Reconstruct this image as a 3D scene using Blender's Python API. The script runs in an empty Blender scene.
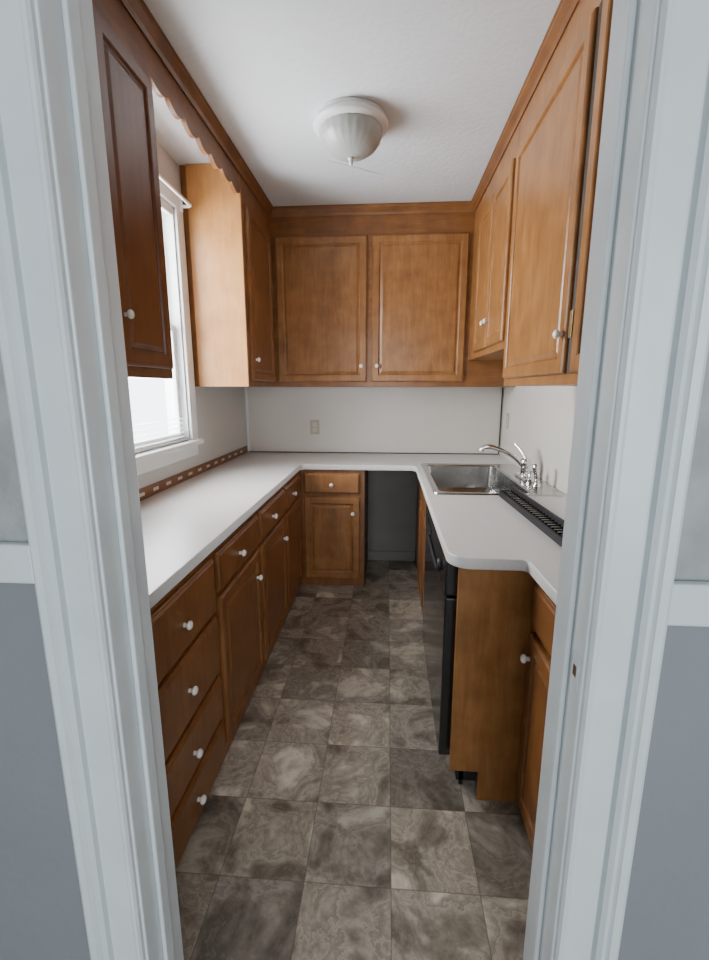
import bpy, bmesh, math, random
from mathutils import Vector, Matrix
random.seed(4)
scene = bpy.context.scene
COL = scene.collection

# ------------------------------------------------------------------ materials
def new_mat(name):
    m = bpy.data.materials.new(name); m.use_nodes = True
    nt = m.node_tree
    b = nt.nodes['Principled BSDF']
    return m, nt, b

def plain(name, col, rough=0.5, metal=0.0, bump=0.0, bscale=60, var=0.0, vscale=3.0, spec=0.5, coat=0.0):
    m, nt, b = new_mat(name)
    b.inputs['Roughness'].default_value = rough
    b.inputs['Metallic'].default_value = metal
    b.inputs['Specular IOR Level'].default_value = spec
    b.inputs['Coat Weight'].default_value = coat
    tc = nt.nodes.new('ShaderNodeTexCoord')
    n = nt.nodes.new('ShaderNodeTexNoise'); n.inputs['Scale'].default_value = vscale
    n.inputs['Detail'].default_value = 5
    nt.links.new(tc.outputs['Object'], n.inputs['Vector'])
    r = nt.nodes.new('ShaderNodeValToRGB')
    r.color_ramp.elements[0].position = 0.3; r.color_ramp.elements[1].position = 0.7
    r.color_ramp.elements[0].color = (*[c*(1-var) for c in col], 1)
    r.color_ramp.elements[1].color = (*[min(1, c*(1+var*0.6)) for c in col], 1)
    nt.links.new(n.outputs['Fac'], r.inputs['Fac'])
    nt.links.new(r.outputs['Color'], b.inputs['Base Color'])
    if bump > 0:
        n2 = nt.nodes.new('ShaderNodeTexNoise'); n2.inputs['Scale'].default_value = bscale
        n2.inputs['Detail'].default_value = 3
        nt.links.new(tc.outputs['Object'], n2.inputs['Vector'])
        bp = nt.nodes.new('ShaderNodeBump'); bp.inputs['Strength'].default_value = bump
        bp.inputs['Distance'].default_value = 0.005
        nt.links.new(n2.outputs['Fac'], bp.inputs['Height'])
        nt.links.new(bp.outputs['Normal'], b.inputs['Normal'])
    return m

def wood(name, dark, mid, light, rough=0.34, horiz=None):
    m, nt, b = new_mat(name)
    tc = nt.nodes.new('ShaderNodeTexCoord')
    mp = nt.nodes.new('ShaderNodeMapping')
    sc = [16, 16, 1.8]
    if horiz == 'y': sc = [16, 1.8, 16]
    if horiz == 'x': sc = [1.8, 16, 16]
    mp.inputs['Scale'].default_value = sc
    nt.links.new(tc.outputs['Object'], mp.inputs['Vector'])
    n = nt.nodes.new('ShaderNodeTexNoise'); n.inputs['Scale'].default_value = 2.4
    n.inputs['Detail'].default_value = 9; n.inputs['Roughness'].default_value = 0.68
    n.inputs['Distortion'].default_value = 0.7
    nt.links.new(mp.outputs['Vector'], n.inputs['Vector'])
    big = nt.nodes.new('ShaderNodeTexNoise'); big.inputs['Scale'].default_value = 9
    big.inputs['Detail'].default_value = 5
    nt.links.new(tc.outputs['Object'], big.inputs['Vector'])
    mx = nt.nodes.new('ShaderNodeMath'); mx.operation = 'MULTIPLY_ADD'
    mx.inputs[1].default_value = 0.52
    mu = nt.nodes.new('ShaderNodeMath'); mu.operation = 'MULTIPLY'; mu.inputs[1].default_value = 0.48
    nt.links.new(big.outputs['Fac'], mu.inputs[0])
    nt.links.new(n.outputs['Fac'], mx.inputs[0]); nt.links.new(mu.outputs[0], mx.inputs[2])
    r = nt.nodes.new('ShaderNodeValToRGB')
    e = r.color_ramp.elements
    e[0].position = 0.34; e[0].color = (*dark, 1)
    e[1].position = 0.66; e[1].color = (*light, 1)
    k = e.new(0.5); k.color = (*mid, 1)
    nt.links.new(mx.outputs[0], r.inputs['Fac'])
    nt.links.new(r.outputs['Color'], b.inputs['Base Color'])
    b.inputs['Roughness'].default_value = rough
    b.inputs['Coat Weight'].default_value = 0.1
    b.inputs['Coat Roughness'].default_value = 0.2
    b.inputs['Specular IOR Level'].default_value = 0.4
    bp = nt.nodes.new('ShaderNodeBump'); bp.inputs['Strength'].default_value = 0.06
    bp.inputs['Distance'].default_value = 0.003
    nt.links.new(n.outputs['Fac'], bp.inputs['Height'])
    nt.links.new(bp.outputs['Normal'], b.inputs['Normal'])
    return m

M_wood = wood('cabinet_wood', (0.18,0.073,0.020), (0.26,0.112,0.033), (0.35,0.163,0.053))
M_woodh = wood('cabinet_wood_horizontal', (0.11,0.039,0.010), (0.165,0.063,0.017), (0.22,0.090,0.027), horiz='y')
M_woodx = wood('cabinet_wood_rail', (0.14,0.052,0.014), (0.20,0.080,0.022), (0.27,0.114,0.034), horiz='x')
M_woodlit = wood('lit_side_panel_wood', (0.38,0.165,0.050), (0.46,0.215,0.068), (0.53,0.27,0.095))  # lighter copy of the cabinet wood, window light put into its colour
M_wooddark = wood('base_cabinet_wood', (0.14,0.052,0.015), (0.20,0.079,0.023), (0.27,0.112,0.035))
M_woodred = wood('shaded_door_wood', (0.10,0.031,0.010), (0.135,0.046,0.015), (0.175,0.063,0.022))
M_porc = plain('porcelain', (0.85,0.83,0.78), 0.15, coat=0.5)
M_brass = plain('aged_brass', (0.25,0.17,0.09), 0.4, 0.9)
M_lam = plain('counter_laminate', (0.64,0.625,0.605), 0.36, var=0.05, vscale=120)
M_wall = plain('wall_paint', (0.57,0.56,0.535), 0.6, bump=0.15, bscale=40, var=0.03)
M_splash = plain('backsplash_panel', (0.65,0.62,0.57), 0.4, bump=0.05, bscale=30, var=0.04, vscale=2)
M_ceil = plain('ceiling_paint', (0.67,0.705,0.73), 0.8, bump=0.6, bscale=45, var=0.04, vscale=2.5)
M_wallgray = plain('wall_gray_textured', (0.31,0.325,0.325), 0.7, bump=0.9, bscale=35, var=0.2, vscale=14)
M_wallblue = plain('wall_blue_gray', (0.195,0.205,0.22), 0.6, bump=0.25, bscale=35, var=0.05)
M_trim = plain('white_gloss_trim', (0.60,0.645,0.66), 0.28, bump=0.15, bscale=18, var=0.06, vscale=9)
M_winw = plain('window_white', (0.80,0.82,0.83), 0.35)
M_black = plain('black_gloss', (0.010,0.010,0.011), 0.18, coat=0.3)
M_blackm = plain('black_matte', (0.010,0.010,0.011), 0.55)
M_dark = plain('dark_trim_and_gap_shade', (0.03,0.025,0.02), 0.6)  # dark trim and outlet slots; also the shade painted between two doors
M_steel = plain('stainless_steel', (0.50,0.50,0.49), 0.2, 1.0, var=0.05, vscale=40)
M_chrome = plain('chrome', (0.8,0.8,0.8), 0.08, 1.0)
M_plate = plain('almond_plate', (0.46,0.41,0.32), 0.35)
M_lightwhite = plain('fixture_white', (0.68,0.69,0.68), 0.4)
M_cream = plain('cream_pad', (0.62,0.58,0.50), 0.5)
M_slat = plain('blind_slat', (0.75,0.76,0.76), 0.4)
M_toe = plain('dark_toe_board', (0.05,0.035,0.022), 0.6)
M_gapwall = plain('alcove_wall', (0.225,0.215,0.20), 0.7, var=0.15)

m, nt, b = new_mat('frosted_ribbed_glass')
b.inputs['Base Color'].default_value = (0.36,0.38,0.36,1)
b.inputs['Roughness'].default_value = 0.35
M_frost = m

m, nt, b = new_mat('window_glass')
tr = nt.nodes.new('ShaderNodeBsdfTransparent'); gl = nt.nodes.new('ShaderNodeBsdfGlossy')
gl.inputs['Roughness'].default_value = 0.02
ms = nt.nodes.new('ShaderNodeMixShader'); ms.inputs[0].default_value = 0.06
nt.links.new(tr.outputs[0], ms.inputs[1]); nt.links.new(gl.outputs[0], ms.inputs[2])
nt.links.new(ms.outputs[0], nt.nodes['Material Output'].inputs['Surface'])
M_glass = m

# vinyl slate tile floor
def floor_mat():
    m, nt, b = new_mat('slate_vinyl_tile')
    N = nt.nodes.new; L = nt.links.new
    tc = N('ShaderNodeTexCoord')
    sub = N('ShaderNodeVectorMath'); sub.operation = 'SUBTRACT'; sub.inputs[1].default_value = (0.03-2.56, 1.07-2.65, 0)
    L(tc.outputs['Object'], sub.inputs[0])
    dv = N('ShaderNodeVectorMath'); dv.operation = 'DIVIDE'; dv.inputs[1].default_value = (0.256, 0.265, 1)
    L(sub.outputs[0], dv.inputs[0])
    fl = N('ShaderNodeVectorMath'); fl.operation = 'FLOOR'; L(dv.outputs[0], fl.inputs[0])
    fr = N('ShaderNodeVectorMath'); fr.operation = 'FRACTION'; L(dv.outputs[0], fr.inputs[0])
    mz = N('ShaderNodeVectorMath'); mz.operation = 'MULTIPLY'; mz.inputs[1].default_value = (1,1,0)
    L(fl.outputs[0], mz.inputs[0])
    wn = N('ShaderNodeTexWhiteNoise'); wn.noise_dimensions = '3D'; L(mz.outputs[0], wn.inputs['Vector'])
    sc = N('ShaderNodeVectorMath'); sc.operation = 'SCALE'; sc.inputs['Scale'].default_value = 20
    L(wn.outputs['Color'], sc.inputs[0])
    ad = N('ShaderNodeVectorMath'); ad.operation = 'ADD'; L(tc.outputs['Object'], ad.inputs[0]); L(sc.outputs[0], ad.inputs[1])
    n1 = N('ShaderNodeTexNoise'); n1.inputs['Scale'].default_value = 5.5; n1.inputs['Detail'].default_value = 9
    n1.inputs['Roughness'].default_value = 0.6; n1.inputs['Distortion'].default_value = 0.5
    L(ad.outputs[0], n1.inputs['Vector'])
    n3 = N('ShaderNodeTexNoise'); n3.inputs['Scale'].default_value = 38; n3.inputs['Detail'].default_value = 6
    n3.inputs['Roughness'].default_value = 0.7
    L(ad.outputs[0], n3.inputs['Vector'])
    ml = N('ShaderNodeMath'); ml.operation='MULTIPLY'; ml.inputs[1].default_value=6.0; L(n1.outputs['Fac'], ml.inputs[0])
    fr1 = N('ShaderNodeMath'); fr1.operation='FRACT'; L(ml.outputs[0], fr1.inputs[0])
    a1 = N('ShaderNodeMath'); a1.operation='MULTIPLY'; a1.inputs[1].default_value=0.09; L(fr1.outputs[0], a1.inputs[0])
    a2 = N('ShaderNodeMath'); a2.operation='MULTIPLY_ADD'; a2.inputs[1].default_value=0.16; L(n3.outputs['Fac'], a2.inputs[0]); L(a1.outputs[0], a2.inputs[2])
    a3 = N('ShaderNodeMath'); a3.operation='MULTIPLY_ADD'; a3.inputs[1].default_value=0.80; L(n1.outputs['Fac'], a3.inputs[0]); L(a2.outputs[0], a3.inputs[2])
    r = N('ShaderNodeValToRGB'); e = r.color_ramp.elements
    e[0].position=0.37; e[0].color=(0.155,0.126,0.094,1)
    e[1].position=0.67; e[1].color=(0.76,0.685,0.55,1)
    k=e.new(0.48); k.color=(0.30,0.253,0.195,1)
    k=e.new(0.56); k.color=(0.47,0.41,0.325,1)
    L(a3.outputs[0], r.inputs['Fac'])
    br = N('ShaderNodeMapRange'); br.inputs['To Min'].default_value=0.55; br.inputs['To Max'].default_value=1.15
    L(wn.outputs['Value'], br.inputs['Value'])
    mul = N('ShaderNodeVectorMath'); mul.operation='SCALE'; L(r.outputs['Color'], mul.inputs[0]); L(br.outputs[0], mul.inputs['Scale'])
    sw = N('ShaderNodeSeparateColor'); L(wn.outputs['Color'], sw.inputs[0])
    tf = N('ShaderNodeMath'); tf.operation='MULTIPLY'; tf.inputs[1].default_value=0.45; L(sw.outputs[1], tf.inputs[0])
    tint = N('ShaderNodeMix'); tint.data_type='RGBA'; tint.blend_type='MULTIPLY'; tint.inputs['B'].default_value=(0.88,0.95,1.05,1)
    L(tf.outputs[0], tint.inputs['Factor']); L(mul.outputs[0], tint.inputs['A'])
    sp = N('ShaderNodeSeparateXYZ'); L(fr.outputs[0], sp.inputs[0])
    def edge(o):
        s=N('ShaderNodeMath'); s.operation='SUBTRACT'; s.inputs[1].default_value=0.5; L(o,s.inputs[0])
        a=N('ShaderNodeMath'); a.operation='ABSOLUTE'; L(s.outputs[0],a.inputs[0])
        return a.outputs[0]
    mxx=N('ShaderNodeMath'); mxx.operation='MAXIMUM'; L(edge(sp.outputs['X']),mxx.inputs[0]); L(edge(sp.outputs['Y']),mxx.inputs[1])
    g=N('ShaderNodeMapRange'); g.inputs['From Min'].default_value=0.490; g.inputs['From Max'].default_value=0.497
    L(mxx.outputs[0], g.inputs['Value'])
    gf=N('ShaderNodeMath'); gf.operation='MULTIPLY'; gf.inputs[1].default_value=0.55; L(g.outputs[0],gf.inputs[0])
    mg=N('ShaderNodeMix'); mg.data_type='RGBA'; mg.inputs['B'].default_value=(0.09,0.075,0.06,1)
    L(gf.outputs[0], mg.inputs['Factor']); L(tint.outputs['Result'], mg.inputs['A'])
    L(mg.outputs['Result'], b.inputs['Base Color'])
    b.inputs['Roughness'].default_value=0.42
    bp=N('ShaderNodeBump'); bp.inputs['Strength'].default_value=0.2; bp.inputs['Distance'].default_value=0.004
    L(a3.outputs[0], bp.inputs['Height']); L(bp.outputs['Normal'], b.inputs['Normal'])
    return m
M_floor = floor_mat()

# ------------------------------------------------------------------ mesh helpers
def finish(name, bm, mat, smooth=False):
    bmesh.ops.recalc_face_normals(bm, faces=bm.faces[:])
    me = bpy.data.meshes.new(name); bm.to_mesh(me); bm.free()
    o = bpy.data.objects.new(name, me); COL.objects.link(o)
    me.materials.append(mat)
    if smooth:
        for p in me.polygons: p.use_smooth = True
    return o

def box(name, x0,x1,y0,y1,z0,z1, mat, bev=0.0, seg=2):
    bm = bmesh.new()
    bmesh.ops.create_cube(bm, size=1)
    for v in bm.verts:
        v.co = Vector(((x0+x1)/2+v.co.x*(x1-x0), (y0+y1)/2+v.co.y*(y1-y0), (z0+z1)/2+v.co.z*(z1-z0)))
    if bev > 0:
        bmesh.ops.bevel(bm, geom=bm.edges[:], offset=bev, segments=seg, profile=0.5, affect='EDGES')
    return finish(name, bm, mat)

def P(plane, face, a, z, d):
    if plane == 'X+': return Vector((face+d, a, z))
    if plane == 'X-': return Vector((face-d, a, z))
    if plane == 'Y-': return Vector((a, face-d, z))
    if plane == 'Y+': return Vector((a, face+d, z))

def panel(name, plane, face, a0,a1,z0,z1, prof, mat):
    bm = bmesh.new(); loops=[]
    for ins, d in prof:
        loops.append([bm.verts.new(P(plane,face,a,z,d)) for a,z in ((a0+ins,z0+ins),(a1-ins,z0+ins),(a1-ins,z1-ins),(a0+ins,z1-ins))])
    for A,B in zip(loops,loops[1:]):
        for i in range(4):
            bm.faces.new((A[i],A[(i+1)%4],B[(i+1)%4],B[i]))
    bm.faces.new(loops[-1]); bm.faces.new(loops[0][::-1])
    return finish(name,bm,mat)

DOOR = [(0,0),(0,.011),(.003,.016),(.009,.020),(.046,.020),(.050,.017),(.053,.011),(.057,.010),(.072,.0165),(.075,.017)]
DRAW = [(0,0),(0,.010),(.004,.012),(.006,.016),(.013,.020)]

def lathe(name, prof, origin, axis, mat, seg=28, ribs=0, ribamp=0):
    axis = Vector(axis).normalized()
    q = Vector((0,0,1)).rotation_difference(axis)
    bm = bmesh.new(); rings=[]
    for r,h in prof:
        if r < 1e-6:
            rings.append([bm.verts.new(Vector(origin)+q@Vector((0,0,h)))])
        else:
            ring=[]
            for i in range(seg):
                t=2*math.pi*i/seg
                rr=r*(1+ribamp*math.cos(ribs*t)) if ribs else r
                ring.append(bm.verts.new(Vector(origin)+q@Vector((rr*math.cos(t),rr*math.sin(t),h))))
            rings.append(ring)
    for A,B in zip(rings,rings[1:]):
        if len(A)==1 and len(B)==1: continue
        for i in range(seg):
            j=(i+1)%seg
            if len(A)==1: bm.faces.new((A[0],B[i],B[j]))
            elif len(B)==1: bm.faces.new((A[i],A[j],B[0]))
            else: bm.faces.new((A[i],A[j],B[j],B[i]))
    return finish(name,bm,mat,True)

def knob(plane, face, a, z, r=0.0145):
    o = P(plane,face,a,z,0); ax = P(plane,0,0,0,1)
    return lathe('knob', [(0.0,0),(0.008,0),(0.007,.005),(0.006,.009),(r*.8,.012),(r,.017),(r*.92,.022),(r*.6,.026),(0,.028)], o, ax, M_porc, 20)

def ext(name, pts, vec, mat):
    bm=bmesh.new(); vec=Vector(vec)
    A=[bm.verts.new(Vector(p)) for p in pts]; B=[bm.verts.new(Vector(p)+vec) for p in pts]
    n=len(pts)
    for i in range(n): bm.faces.new((A[i],A[(i+1)%n],B[(i+1)%n],B[i]))
    bm.faces.new(A[::-1]); bm.faces.new(B)
    return finish(name,bm,mat)

def tube(name, pts, rad, mat, res=8, smoothcurve=True):
    cu=bpy.data.curves.new(name,'CURVE'); cu.dimensions='3D'; cu.bevel_depth=rad; cu.bevel_resolution=4; cu.use_fill_caps=True
    cu.resolution_u=res
    if smoothcurve:
        s=cu.splines.new('BEZIER'); s.bezier_points.add(len(pts)-1)
        for bp,p in zip(s.bezier_points,pts):
            bp.co=p; bp.handle_left_type='AUTO'; bp.handle_right_type='AUTO'
    else:
        s=cu.splines.new('POLY'); s.points.add(len(pts)-1)
        for sp,p in zip(s.points,pts): sp.co=(*p,1)
    o=bpy.data.objects.new(name+'_c',cu); COL.objects.link(o)
    dg=bpy.context.evaluated_depsgraph_get(); dg.update()
    me=bpy.data.meshes.new_from_object(o.evaluated_get(dg)); me.name=name
    bpy.data.objects.remove(o)
    n=bpy.data.objects.new(name,me); COL.objects.link(n)
    me.materials.clear(); me.materials.append(mat)
    for p in me.polygons: p.use_smooth=True
    return n

def flat_shape(name, outer, holes, z, half, bev, mat):
    cu=bpy.data.curves.new(name,'CURVE'); cu.dimensions='2D'; cu.fill_mode='BOTH'
    cu.extrude=half-bev; cu.bevel_depth=bev; cu.bevel_resolution=2; cu.offset=-bev
    for loop in [outer]+holes:
        s=cu.splines.new('POLY'); s.points.add(len(loop)-1); s.use_cyclic_u=True
        for sp,p in zip(s.points,loop): sp.co=(p[0],p[1],0,1)
    o=bpy.data.objects.new(name+'_c',cu); COL.objects.link(o)
    dg=bpy.context.evaluated_depsgraph_get(); dg.update()
    me=bpy.data.meshes.new_from_object(o.evaluated_get(dg)); me.name=name
    bpy.data.objects.remove(o)
    me.transform(Matrix.Translation((0,0,z)))
    n=bpy.data.objects.new(name,me); COL.objects.link(n)
    me.materials.clear(); me.materials.append(mat)
    return n

def group(name, objs):
    mn=Vector((1e9,)*3); mx=Vector((-1e9,)*3)
    for o in objs:
        for v in o.data.vertices:
            for i in range(3):
                mn[i]=min(mn[i],v.co[i]); mx[i]=max(mx[i],v.co[i])
    loc=Vector(((mn.x+mx.x)/2,(mn.y+mx.y)/2,mn.z))
    e=bpy.data.objects.new(name,None); e.empty_display_size=0.1; e.location=loc; COL.objects.link(e)
    for o in objs:
        o.parent=e; o.matrix_parent_inverse=Matrix.Translation(-loc)
    return e

# ------------------------------------------------------------------ dimensions
XL, XR, YB, ZC = -1.16, 0.90, 3.68, 2.63
Y0, Y1 = 0.66, 0.78          # doorway wall
JL, JR = -0.452, 0.308       # door opening
UL, UR, UB = -0.82, 0.56, 3.35   # upper faces
BL, BB, BR = -0.62, 3.13, 0.25   # base faces
ZB = 1.44
CT = 0.91

# ------------------------------------------------------------------ shell
box('floor', -2.2,2.2,-2.6,4.0,-0.06,0.0, M_floor)
box('ceiling', -2.2,2.2,-2.6,4.0,ZC,ZC+0.06, M_ceil)
box('wall_back', XL-0.12,XR+0.12,YB,YB+0.12,0,ZC, M_splash)
box('wall_right', XR,XR+0.12,Y1,YB,0,ZC, M_splash)
WY0,WY1,WZ0,WZ1 = 1.80,2.60,1.13,2.38
def wall_with_hole_x(name,x0,x1,y0,y1,z0,z1,hy0,hy1,hz0,hz1,mat):
    bm=bmesh.new()
    def bx(a0,a1,b0,b1):
        r=bmesh.ops.create_cube(bm,size=1)
        for v in r['verts']:
            v.co=Vector(((x0+x1)/2+v.co.x*(x1-x0),(a0+a1)/2+v.co.y*(a1-a0),(b0+b1)/2+v.co.z*(b1-b0)))
    bx(y0,hy0,z0,z1); bx(hy1,y1,z0,z1); bx(hy0,hy1,z0,hz0); bx(hy0,hy1,hz1,z1)
    return finish(name,bm,mat)
def wall_with_hole_y(name,x0,x1,y0,y1,z0,z1,h0,h1,hz0,hz1,mat):
    bm=bmesh.new()
    def bx(a0,a1,b0,b1):
        if b1-b0<1e-4: return
        r=bmesh.ops.create_cube(bm,size=1)
        for v in r['verts']:
            v.co=Vector(((a0+a1)/2+v.co.x*(a1-a0),(y0+y1)/2+v.co.y*(y1-y0),(b0+b1)/2+v.co.z*(b1-b0)))
    bx(x0,h0,z0,z1); bx(h1,x1,z0,z1); bx(h0,h1,z0,hz0); bx(h0,h1,hz1,z1)
    return finish(name,bm,mat)
wall_with_hole_x('wall_left', XL-0.12,XL,Y1,YB,0,ZC, WY0,WY1,WZ0,WZ1, M_wall)
wall_with_hole_y('wall_front', -2.2,2.2,Y0,Y1,0,ZC, JL-0.02,JR+0.02,0,2.07, M_wallgray)
box('wall_near_left', -2.32,-2.2,-2.6,Y0,0,ZC, M_wallgray)
box('wall_near_right', 2.2,2.32,-2.6,Y0,0,ZC, M_wallgray)
wall_with_hole_y('wall_rear', -2.2,2.2,-2.72,-2.6,0,ZC, -0.9,2.0,0.3,2.4, M_wallgray)
for s,(a,b),zr in (('left',(-2.19,JL-0.105),1.122),('right',(JR+0.105,2.19),1.088)):
    box('wall_wainscot_'+s, a,b,Y0-0.004,Y0-0.0005,0.101,zr-0.001, M_wallblue)
    box('trim_chair_rail_'+s, a,b,Y0-0.018,Y0-0.0005,zr,zr+0.066, M_trim, 0.004)
    box('baseboard_'+s, a,b,Y0-0.016,Y0-0.0005,0.0,0.10, M_trim, 0.004)
tube('trim_ceiling_seam',[(-0.34,2.72,ZC-0.0005),(-0.20,2.80,ZC-0.001),(-0.05,2.90,ZC-0.0005),(0.08,2.93,ZC-0.0005)],0.0035,M_ceil)

parts=[]
parts.append(box('jamb_left', JL-0.02,JL,Y0-0.003,Y1+0.005,0,2.05, M_trim,0.003))
parts.append(box('jamb_right', JR,JR+0.02,Y0-0.003,Y1+0.005,0,2.05, M_trim,0.003))
parts.append(box('jamb_head', JL-0.02,JR+0.02,Y0-0.003,Y1+0.005,2.05,2.07, M_trim))
parts.append(box('stop_left', JL,JL+0.009,0.705,0.735,0,2.05, M_trim,0.003))
parts.append(box('stop_right', JR-0.009,JR,0.705,0.735,0,2.05, M_trim,0.003))
parts.append(box('stop_head', JL,JR,0.705,0.735,2.04,2.05, M_trim,0.003))
CP=[(0,0),(0,.010),(.003,.015),(.008,.016),(.011,.011),(.015,.010),(.054,.013),(.056,.009),(.060,.009),(.062,.020),(.068,.026),(.074,.025),(.077,.020),(.081,.026),(.092,.027),(.097,.024),(.099,.018),(.099,0)]
for side,x,sg in (('left',JL-0.004,-1),('right',JR+0.004,1)):
    pts=[(x+sg*w, Y0-0.0005-d, 0) for w,d in CP]
    parts.append(ext('casing_'+side, pts, (0,0,2.155), M_trim))
    parts.append(box('casing_kitchen_'+side, *(sorted((x+sg*0.006,x+sg*0.075))),Y1+0.0005,Y1+0.015,0,2.12, M_trim,0.003))
parts.append(ext('casing_head', [(JL-0.103, Y0-0.0005-d, 2.054+w) for w,d in CP], (JR-JL+0.206,0,0), M_trim))
parts.append(box('strike_plate', JR-0.0015,JR+0.001,0.668,0.694,0.955,1.015, M_trim,0.0005))
parts.append(box('strike_hole', JR-0.0025,JR+0.001,0.676,0.686,0.976,0.994, M_brass))
group('door_frame', parts)

# ------------------------------------------------------------------ window
parts=[]
xw=XL
parts.append(box('casing_far', xw,xw+0.018,WY1,WY1+0.085,WZ0-0.03,WZ1+0.08, M_winw,0.004))
parts.append(box('casing_near', xw,xw+0.018,WY0-0.085,WY0,WZ0-0.03,WZ1+0.08, M_winw,0.004))
parts.append(box('casing_top', xw,xw+0.020,WY0,WY1,WZ1,WZ1+0.08, M_winw,0.004))
parts.append(box('sill', xw-0.11,xw+0.05,WY0-0.10,WY1+0.09,WZ0-0.028,WZ0, M_winw,0.006))
parts.append(box('apron', xw,xw+0.015,WY0-0.08,WY1+0.08,WZ0-0.095,WZ0-0.028, M_winw,0.003))
parts.append(box('reveal_far', xw-0.119,xw,WY1-0.012,WY1,WZ0,WZ1, M_winw))
parts.append(box('reveal_near', xw-0.119,xw,WY0,WY0+0.012,WZ0,WZ1, M_winw))
parts.append(box('reveal_top', xw-0.119,xw,WY0,WY1,WZ1-0.012,WZ1, M_winw))
def sash(n,x,z0,z1):
    a,b=WY0+0.012,WY1-0.012
    w=0.036
    parts.append(box(n+'_stile_near',x-0.013,x+0.013,a,a+w,z0,z1,M_winw,0.003))
    parts.append(box(n+'_stile_far',x-0.013,x+0.013,b-w,b,z0,z1,M_winw,0.003))
    parts.append(box(n+'_rail_bottom',x-0.013,x+0.013,a+w,b-w,z0,z0+0.045,M_winw,0.003))
    parts.append(box(n+'_rail_top',x-0.013,x+0.013,a+w,b-w,z1-0.035,z1,M_winw,0.003))
    parts.append(box(n+'_glass',x-0.002,x+0.002,a+w,b-w,z0+0.045,z1-0.035,M_glass))
zm=(WZ0+WZ1)/2
sash('lower_sash',xw-0.045,WZ0,zm+0.02)
sash('upper_sash',xw-0.080,zm-0.02,WZ1-0.012)
group('window_1', parts)
parts=[]
z=WZ0+0.028
parts.append(box('bottom_rail',xw-0.026,xw-0.002,WY0+0.02,WY1-0.02,WZ0+0.004,WZ0+0.018,M_slat,0.002))
for yy in (WY0+0.10,WY1-0.10):
    parts.append(tube('cord',[(xw-0.014,yy,WZ0+0.01),(xw-0.014,yy,WZ1-0.03)],0.0012,M_slat,smoothcurve=False))
while z<WZ0+0.15:
    bm=bmesh.new()
    c=[(-0.009,-0.002),(0,0.001),(0.009,-0.002)]
    vs=[[bm.verts.new((xw-0.014+dx,y,z+dz)) for dx,dz in c] for y in (WY0+0.02,WY1-0.02)]
    for i in range(2): bm.faces.new((vs[0][i],vs[0][i+1],vs[1][i+1],vs[1][i]))
    parts.append(finish('slat',bm,M_slat,True)); z+=0.026
parts.append(box('head_rail',xw-0.028,xw-0.001,WY0+0.014,WY1-0.014,WZ1-0.045,WZ1-0.013,M_slat,0.003))
group('window_blind', parts)
parts=[tube('rod',[(xw+0.02,WY0-0.03,2.40),(xw+0.075,WY0-0.02,2.40),(xw+0.08,WY0+0.02,2.40),(xw+0.08,WY1-0.0,2.40),(xw+0.075,WY1+0.04,2.40),(xw+0.02,WY1+0.05,2.40)],0.009,M_winw),
       box('bracket_near',xw+0.0185,xw+0.03,WY0-0.045,WY0-0.02,2.37,2.43,M_winw,0.003),
       box('bracket_far',xw+0.0185,xw+0.03,WY1+0.035,WY1+0.06,2.37,2.43,M_winw,0.003)]
group('curtain_rod', parts)

# ------------------------------------------------------------------ upper cabinets
e=0.001
group('wall_cabinet',[
    box('carcass',XL+e,UL,Y1+0.02,1.73,ZB+0.025,ZC-e,M_woodh,0.002),
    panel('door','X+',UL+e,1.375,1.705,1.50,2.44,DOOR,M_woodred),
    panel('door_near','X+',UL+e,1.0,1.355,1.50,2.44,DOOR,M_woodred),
    knob('X+',UL+0.021,1.400,1.65)])
group('wall_cabinet',[
    box('carcass',XL+e,UL,2.70+0.012,UB-e,ZB,ZC-e,M_wooddark,0.002),
    box('side_panel',XL+0.04,UL-0.002,2.70,2.712,ZB,ZC-e,M_woodlit,0.001),
    panel('door','X+',UL+e,2.755,3.285,1.475,2.44,DOOR,M_wooddark),
    knob('X+',UL+0.021,2.80,1.60)])
group('wall_cabinet',[
    box('carcass',XL+e,XR-e,UB,YB-e,ZB,ZC-e,M_woodx,0.002),
    panel('door_left','Y-',UB-e,-0.79,-0.153,1.475,2.445,DOOR,M_wood),
    panel('door_right','Y-',UB-e,-0.118,0.53,1.475,2.445,DOOR,M_wood),
    knob('Y-',UB-0.021,-0.19,1.585),knob('Y-',UB-0.021,-0.08,1.585)])
group('wall_cabinet',[
    box('carcass',UR,XR-e,2.30,UB-e,1.62,ZC-e,M_wood,0.002),
    panel('door_far','X-',UR-e,2.70,3.08,1.655,2.44,DOOR,M_wood),
    panel('door_near','X-',UR-e,2.325,2.685,1.655,2.44,DOOR,M_wood),
    knob('X-',UR-0.021,2.735,1.79),knob('X-',UR-0.021,2.65,1.79)])
group('wall_cabinet',[
    box('carcass',UR,XR-e,Y1+0.02,2.299,ZB,ZC-e,M_wood,0.002),
    panel('door','X-',UR-e,1.50,2.255,1.475,2.44,DOOR,M_wood),
    panel('door_near','X-',UR-e,1.03,1.445,1.475,2.44,DOOR,M_wood),
    box('gap_shade_strip',UR-0.008,UR-e,1.450,1.492,1.475,2.44,M_dark),  # solid dark strip, painted shade of the gap between the doors
    box('hinge',UR-0.014,UR-0.009,1.468,1.492,1.58,1.66,M_brass,0.001),
    knob('X-',UR-0.021,1.522,1.595)])
n=7; pts=[(UL-0.02,1.731,ZC-e),(UL-0.02,2.699,ZC-e)]
N=98
for i in range(N+1):
    t=1-i/N; y=1.731+t*0.968
    pts.append((UL-0.02,y,2.485-0.028*abs(math.sin(math.pi*n*t))**0.7))
group('window_valance',[ext('scalloped_board',pts,(0.0195,0,0),M_woodh)])
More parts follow.
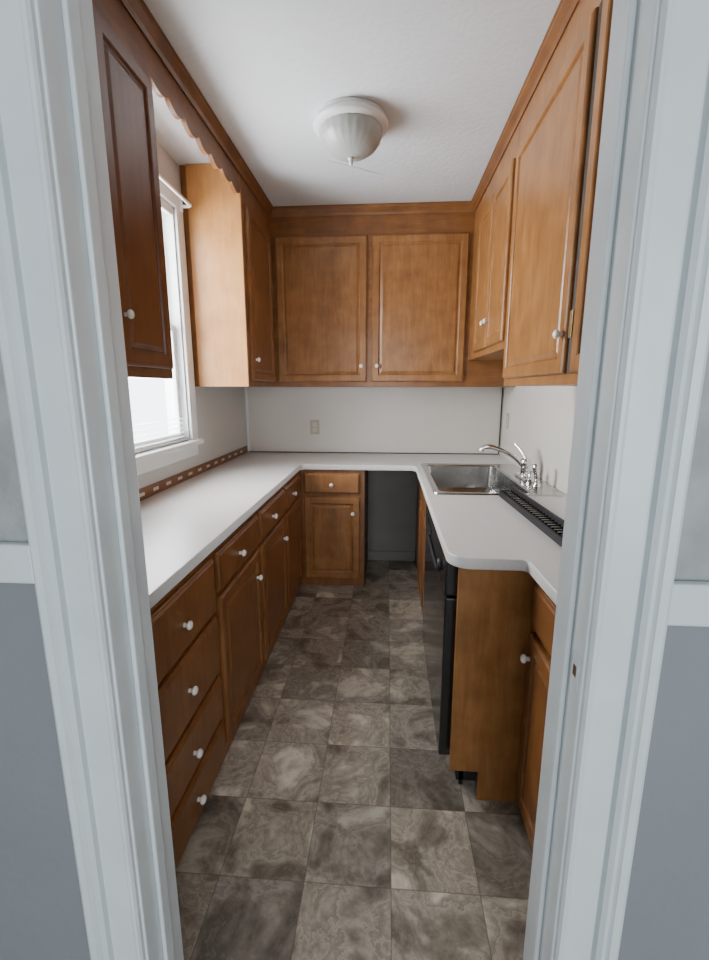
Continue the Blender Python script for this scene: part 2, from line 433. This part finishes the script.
def cr(): return [(0,0),(0,-0.055),(0.006,-0.058),(0.009,-0.05),(0.012,-0.042),(0.028,-0.018),(0.030,-0.010),(0.034,-0.006),(0.034,0)]
ext('trim_crown_left',[(UL+a,Y1+0.02,ZC-e+b) for a,b in cr()],(0,UB-Y1-0.02,0),M_woodh)
ext('trim_crown_right',[(UR-a,Y1+0.02,ZC-e+b) for a,b in cr()],(0,UB-Y1-0.02,0),M_woodh)
ext('trim_crown_back',[(UL,UB-a,ZC-e+b) for a,b in cr()],(UR-UL,0,0),M_woodx)

# ------------------------------------------------------------------ base cabinets
ZT=0.871
fx=BL+e
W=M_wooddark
def frontset(plane,face,a0,a1,kd,kdoor,out,mw=None):
    mw=mw or W
    out.append(panel('drawer',plane,face,a0,a1,0.70,0.845,DRAW,mw))
    out.append(panel('door',plane,face,a0,a1,0.06,0.675,DOOR,mw))
    s={'X+':1,'X-':-1}.get(plane)
    f = face+0.02*s if s else face-0.02
    out.append(knob(plane,f,kd,0.765)); 
    if kdoor is not None: out.append(knob(plane,f,kdoor,0.56))
ps=[box('carcass',XL+e,BL,Y1+0.02,1.495,0,ZT,W)]
for z0,z1,kz in ((0.645,0.845,0.735),(0.405,0.625,0.515),(0.215,0.385,0.29),(0.035,0.195,0.115)):
    ps.append(panel('drawer','X+',fx,1.02,1.475,z0,z1,DRAW,W)); ps.append(knob('X+',fx+0.02,1.21,kz))
group('base_cabinet',ps)
ps=[box('carcass',XL+e,BL,1.496,2.058,0,ZT,W)]; frontset('X+',fx,1.515,2.04,1.74,1.965,ps); group('base_cabinet',ps)
ps=[box('carcass',XL+e,BL,2.059,YB-e,0,ZT,W)]
frontset('X+',fx,2.075,2.60,2.29,2.53,ps); frontset('X+',fx,2.625,3.10,2.82,None,ps)
group('base_cabinet',ps)
ps=[box('carcass',BL+e,-0.156,BB,YB-e,0,ZT,W)]; frontset('Y-',BB-e,-0.585,-0.185,-0.385,-0.235,ps,M_wood); group('base_cabinet',ps)
group('base_cabinet',[
    box('front',BR,BR+0.02,2.25,3.679,0.0,ZT,W),
    box('side_near',BR+0.021,XR-e,2.25,2.268,0.0,ZT,W),
    box('bottom',BR+0.021,XR-e,2.27,3.679,0.08,0.10,W),
    box('drawer_front',BR-0.018,BR-e,2.28,3.08,0.70,0.845,W,0.004),
    panel('door_a','X-',BR-e,2.28,2.67,0.06,0.675,DOOR,W),
    panel('door_b','X-',BR-e,2.69,3.08,0.06,0.675,DOOR,W)])
px=BR-0.014
pn=[(px,1.385,ZT),(0.899,1.385,ZT),(0.899,1.385,0),(0.335,1.385,0),(0.335,1.385,0.115),(px,1.385,0.115)]
NX=0.475
group('base_cabinet',[
    ext('end_panel',pn,(0,0.02,0),M_wood),
    box('blocking',0.34,0.899,1.407,1.44,0,ZT,W),
    box('carcass',NX,XR-e,Y1+0.02,1.384,0.0,ZT,W),
    panel('drawer','X-',NX-e,0.95,1.35,0.70,0.845,DRAW,W),
    panel('door','X-',NX-e,0.95,1.35,0.06,0.675,DOOR,W),
    knob('X-',NX-0.021,1.32,0.60)])
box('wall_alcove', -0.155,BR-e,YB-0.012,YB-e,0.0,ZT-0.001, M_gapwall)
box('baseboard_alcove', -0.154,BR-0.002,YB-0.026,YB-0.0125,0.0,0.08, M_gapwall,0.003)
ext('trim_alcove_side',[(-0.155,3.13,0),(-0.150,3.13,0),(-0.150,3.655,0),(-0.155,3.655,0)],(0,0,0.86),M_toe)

dx=0.203; d0,d1=1.445,2.245
ps=[box('tub',BR+0.02,0.86,d0,d1,0.02,0.862,M_blackm),
    box('door_panel',dx,BR+0.019,d0,d1,0.12,0.735,M_black,0.006),
    box('control_panel',dx-0.002,BR+0.019,d0,d1,0.742,0.862,M_black,0.008),
    box('handle_recess',dx-0.012,dx-0.003,d0+0.2,d1-0.2,0.748,0.768,M_blackm,0.003),
    box('kick_plate',BR+0.03,BR+0.045,d0,d1,0.0,0.115,M_blackm),
    lathe('dial',[(0,0),(0.022,0),(0.02,0.012),(0,0.013)],(dx-0.002,d0+0.13,0.805),(-1,0,0),M_blackm)]
for i in range(5):
    ps.append(box('button',dx-0.006,dx-0.002,d1-0.14-i*0.04,d1-0.115-i*0.04,0.80,0.815,M_blackm,0.001))
group('dishwasher',ps)

# ------------------------------------------------------------------ countertop
def arc(cx,cy,r,a0,a1,n=10):
    return [(cx+r*math.cos(math.radians(a0+(a1-a0)*i/n)), cy+r*math.sin(math.radians(a0+(a1-a0)*i/n))) for i in range(n+1)]
ce=0.20; cn=1.365
outer=[(XL+e,Y1+0.02),(-0.60,Y1+0.02)]
outer+=[(-0.60,3.07),(-0.57,3.10)]
outer+=[(0.17,3.10),(ce,3.07)]
outer+=arc(ce+0.075,cn+0.075,0.075,180,270)
outer+=arc(0.44-0.02,cn-0.02,0.02,90,0,5)
outer+=[(0.455,Y1+0.02),(XR-e,Y1+0.02),(XR-e,YB-e),(XL+e,YB-e)]
hole=[(0.258,2.270),(0.258,3.135),(0.845,3.135),(0.845,2.270)]
ct=flat_shape('countertop',outer,[hole],0.891,0.019,0.004,M_lam)
ps=[box('strip',XL+e,XL+0.012,Y1+0.02,YB-0.02,CT+0.001,CT+0.055,M_woodh,0.002)]
y=0.9
while y<YB-0.1:
    ps.append(box('pad',XL+0.0125,XL+0.016,y,y+0.05,CT+0.022,CT+0.038,M_cream,0.001)); y+=0.135
group('backsplash_strip',ps)
box('trim_counter_back',XL+0.02,XR-0.01,YB-0.006,YB-e,CT+0.001,CT+0.008,M_dark)
box('trim_corner_left',XL+0.0125,XL+0.03,YB-0.012,YB-e,CT+0.01,ZB-0.002,M_winw,0.002)
tube('trim_corner_right',[(XR-0.012,YB-0.012,CT+0.01),(XR-0.012,YB-0.012,ZB-0.004)],0.005,M_dark,smoothcurve=False)

# ------------------------------------------------------------------ sink
def rrect(x0,x1,y0,y1,r,n=6):
    p=[]
    for cx,cy,a in ((x1-r,y1-r,0),(x0+r,y1-r,90),(x0+r,y0+r,180),(x1-r,y0+r,270)):
        for i in range(n+1):
            t=math.radians(a+90*i/n); p.append((cx+r*math.cos(t),cy+r*math.sin(t)))
    return p
bm=bmesh.new()
L=[(rrect(0.235,0.875,2.235,3.16,0.03),CT+0.001),(rrect(0.238,0.872,2.238,3.157,0.03),CT+0.009),(rrect(0.252,0.858,2.252,3.143,0.03),CT+0.008),
   (rrect(0.268,0.735,2.280,3.125,0.05),CT+0.004),(rrect(0.275,0.728,2.287,3.118,0.05),CT-0.004),(rrect(0.285,0.718,2.297,3.108,0.05),CT-0.15),
   (rrect(0.32,0.69,2.33,3.075,0.05),CT-0.172),(rrect(0.48,0.56,2.69,2.77,0.035),CT-0.176)]
R=[[bm.verts.new((x,y,z)) for x,y in lp] for lp,z in L]
for A,B in zip(R,R[1:]):
    k=len(A)
    for i in range(k): bm.faces.new((A[i],A[(i+1)%k],B[(i+1)%k],B[i]))
bm.faces.new(R[-1])
basin=finish('basin',bm,M_steel,False)
drain=lathe('drain',[(0,0.0),(0.042,0.0),(0.044,0.003),(0.036,0.004),(0.03,-0.001),(0,-0.001)],(0.52,2.73,CT-0.175),(0,0,1),M_chrome)
group('kitchen_sink',[basin,drain])
fy=2.66; fX=0.80; fz=CT+0.0075
bm=bmesh.new()
R=[[bm.verts.new((x,y,z)) for x,y in rrect(fX-0.03+i,fX+0.03-i,fy-0.14+i,fy+0.12-i,0.028-i,5)] for z,i in ((fz,0),(fz+0.010,0),(fz+0.016,0.006))]
for A,B in zip(R,R[1:]):
    k=len(A)
    for i in range(k): bm.faces.new((A[i],A[(i+1)%k],B[(i+1)%k],B[i]))
bm.faces.new(R[-1])
plate=finish('base_plate',bm,M_chrome)
ps=[plate,
    lathe('body',[(0.028,0),(0.026,0.01),(0.024,0.05),(0.028,0.055),(0.029,0.085),(0.024,0.10),(0,0.104)],(fX,fy,fz+0.014),(0,0,1),M_chrome),
    tube('spout',[(fX-0.01,fy,fz+0.07),(fX-0.06,fy+0.01,fz+0.12),(fX-0.15,fy+0.03,fz+0.165),(fX-0.23,fy+0.045,fz+0.172),(fX-0.25,fy+0.048,fz+0.150)],0.0135,M_chrome),
    tube('lever',[(fX,fy,fz+0.115),(fX-0.02,fy+0.03,fz+0.155),(fX-0.045,fy+0.07,fz+0.19)],0.009,M_chrome),
    lathe('handle_base',[(0.019,0),(0.016,0.02),(0.013,0.04),(0,0.042)],(fX,fy-0.105,fz+0.014),(0,0,1),M_chrome),
    tube('handle_cross',[(fX-0.03,fy-0.105,fz+0.062),(fX+0.03,fy-0.105,fz+0.062)],0.009,M_chrome,smoothcurve=False)]
group('kitchen_faucet',ps)
sy=2.44
group('sink_sprayer',[lathe('base',[(0.024,0),(0.022,0.008),(0.015,0.015),(0.015,0.03),(0,0.03)],(fX,sy,fz),(0,0,1),M_chrome),
    lathe('spray_head',[(0.0,0.0),(0.011,0.0),(0.013,0.04),(0.018,0.07),(0.018,0.09),(0,0.095)],(fX,sy,fz+0.028),(-0.15,0,1),M_chrome)])

# black vent grille lying on the counter, slightly askew
gx0,gx1,gy0,gy1=-0.034,0.034,-0.375,0.375
ps=[box('base',gx0,gx1,gy0,gy1,0.0,0.02,M_blackm,0.004),
    box('rail_back',gx1-0.012,gx1,gy0,gy1,0.02,0.052,M_blackm,0.003),
    box('rail_front',gx0,gx0+0.010,gy0,gy1,0.02,0.030,M_blackm,0.003)]
y=gy0+0.005
while y<gy1-0.02:
    ps.append(box('fin',gx0+0.008,gx1-0.010,y,y+0.012,0.02,0.036,M_black,0.002)); y+=0.03
rot=Matrix.Translation((0.600,1.845,CT+0.001))@Matrix.Rotation(math.radians(2.5),4,'Z')
for o in ps: o.data.transform(rot)
group('vent_grille',ps)

def outlet(plane,face,a,z):
    ps=[panel('plate',plane,face,a-0.036,a+0.036,z-0.058,z+0.058,[(0,0),(0,.003),(.004,.006)],M_plate)]
    f=face-0.006
    for dz in (-0.02,0.02):
        ps.append(panel('socket',plane,f,a-0.016,a+0.016,z+dz-0.014,z+dz+0.014,[(0,0),(0,.001),(.002,.002)],M_cream))
        for da in (-0.006,0.006):
            ps.append(panel('slot',plane,f-0.002,a+da-0.0012,a+da+0.0012,z+dz-0.004,z+dz+0.006,[(0,0),(0,.0004)],M_dark))
    group('wall_outlet',ps)
outlet('Y-',YB-e,-0.586,1.12)
outlet('X-',XR-e,3.50,1.19)

# ------------------------------------------------------------------ ceiling light
lx,ly=-0.185,2.34
K=1.06
def sk(p): return [(r*K,h) for r,h in p]
group('ceiling_light',[
    lathe('canopy',sk([(0.0,0),(0.150,0),(0.152,0.008),(0.148,0.016),(0.158,0.022),(0.162,0.032),(0.158,0.042),(0.140,0.050),(0.130,0.052),(0,0.052)]),(lx,ly,ZC-e),(0,0,-1),M_lightwhite,48),
    lathe('glass_dome',sk([(0.134,0.050),(0.135,0.066),(0.128,0.092),(0.110,0.118),(0.080,0.140),(0.045,0.154),(0.020,0.159),(0,0.160)]),(lx,ly,ZC-e),(0,0,-1),M_frost,96,24,0.009),
    lathe('finial',[(0,0.158),(0.014,0.160),(0.014,0.166),(0.006,0.170),(0.010,0.178),(0.008,0.187),(0,0.193)],(lx,ly,ZC-e),(0,0,-1),M_lightwhite,20)])

# ------------------------------------------------------------------ light
w=bpy.data.worlds.new('World'); scene.world=w; w.use_nodes=True
bg=w.node_tree.nodes['Background']; bg.inputs['Color'].default_value=(0.87,0.94,1.0,1); bg.inputs['Strength'].default_value=6.8
def portal(loc,rot,sx,sy,n):
    l=bpy.data.lights.new(n,'AREA'); l.shape='RECTANGLE'; l.size=sx; l.size_y=sy
    l.cycles.is_portal=True
    o=bpy.data.objects.new(n,l); o.location=loc; o.rotation_euler=rot; COL.objects.link(o)
portal((0.55,-2.73,1.35),(math.radians(90),0,0),2.9,2.1,'rear_window_portal')
l=bpy.data.lights.new('kitchen_window_daylight','AREA'); l.shape='RECTANGLE'; l.size=1.7; l.size_y=1.6; l.energy=225; l.color=(0.98,0.985,1.0)
o=bpy.data.objects.new('kitchen_window_daylight',l); o.location=(XL-0.42,(WY0+WY1)/2+0.2,(WZ0+WZ1)/2+0.1); o.rotation_euler=(0,math.radians(-90),0); COL.objects.link(o)

# ------------------------------------------------------------------ camera
cam=bpy.data.cameras.new('camera'); co=bpy.data.objects.new('camera',cam); COL.objects.link(co)
cam.sensor_fit='VERTICAL'; cam.sensor_height=36; cam.lens=455/960*36; cam.clip_start=0.02
th=math.radians(4.1); ph=math.radians(11.4)
s,c,sp,cp=math.sin(th),math.cos(th),math.sin(ph),math.cos(ph)
Rv=Vector((c,s,0)); F=Vector((-s*cp,c*cp,-sp)); U=Vector((-s*sp,c*sp,cp))
Mx=Matrix(((Rv.x,U.x,-F.x,0),(Rv.y,U.y,-F.y,0),(Rv.z,U.z,-F.z,1.43),(0,0,0,1)))
co.matrix_world=Mx
scene.camera=co
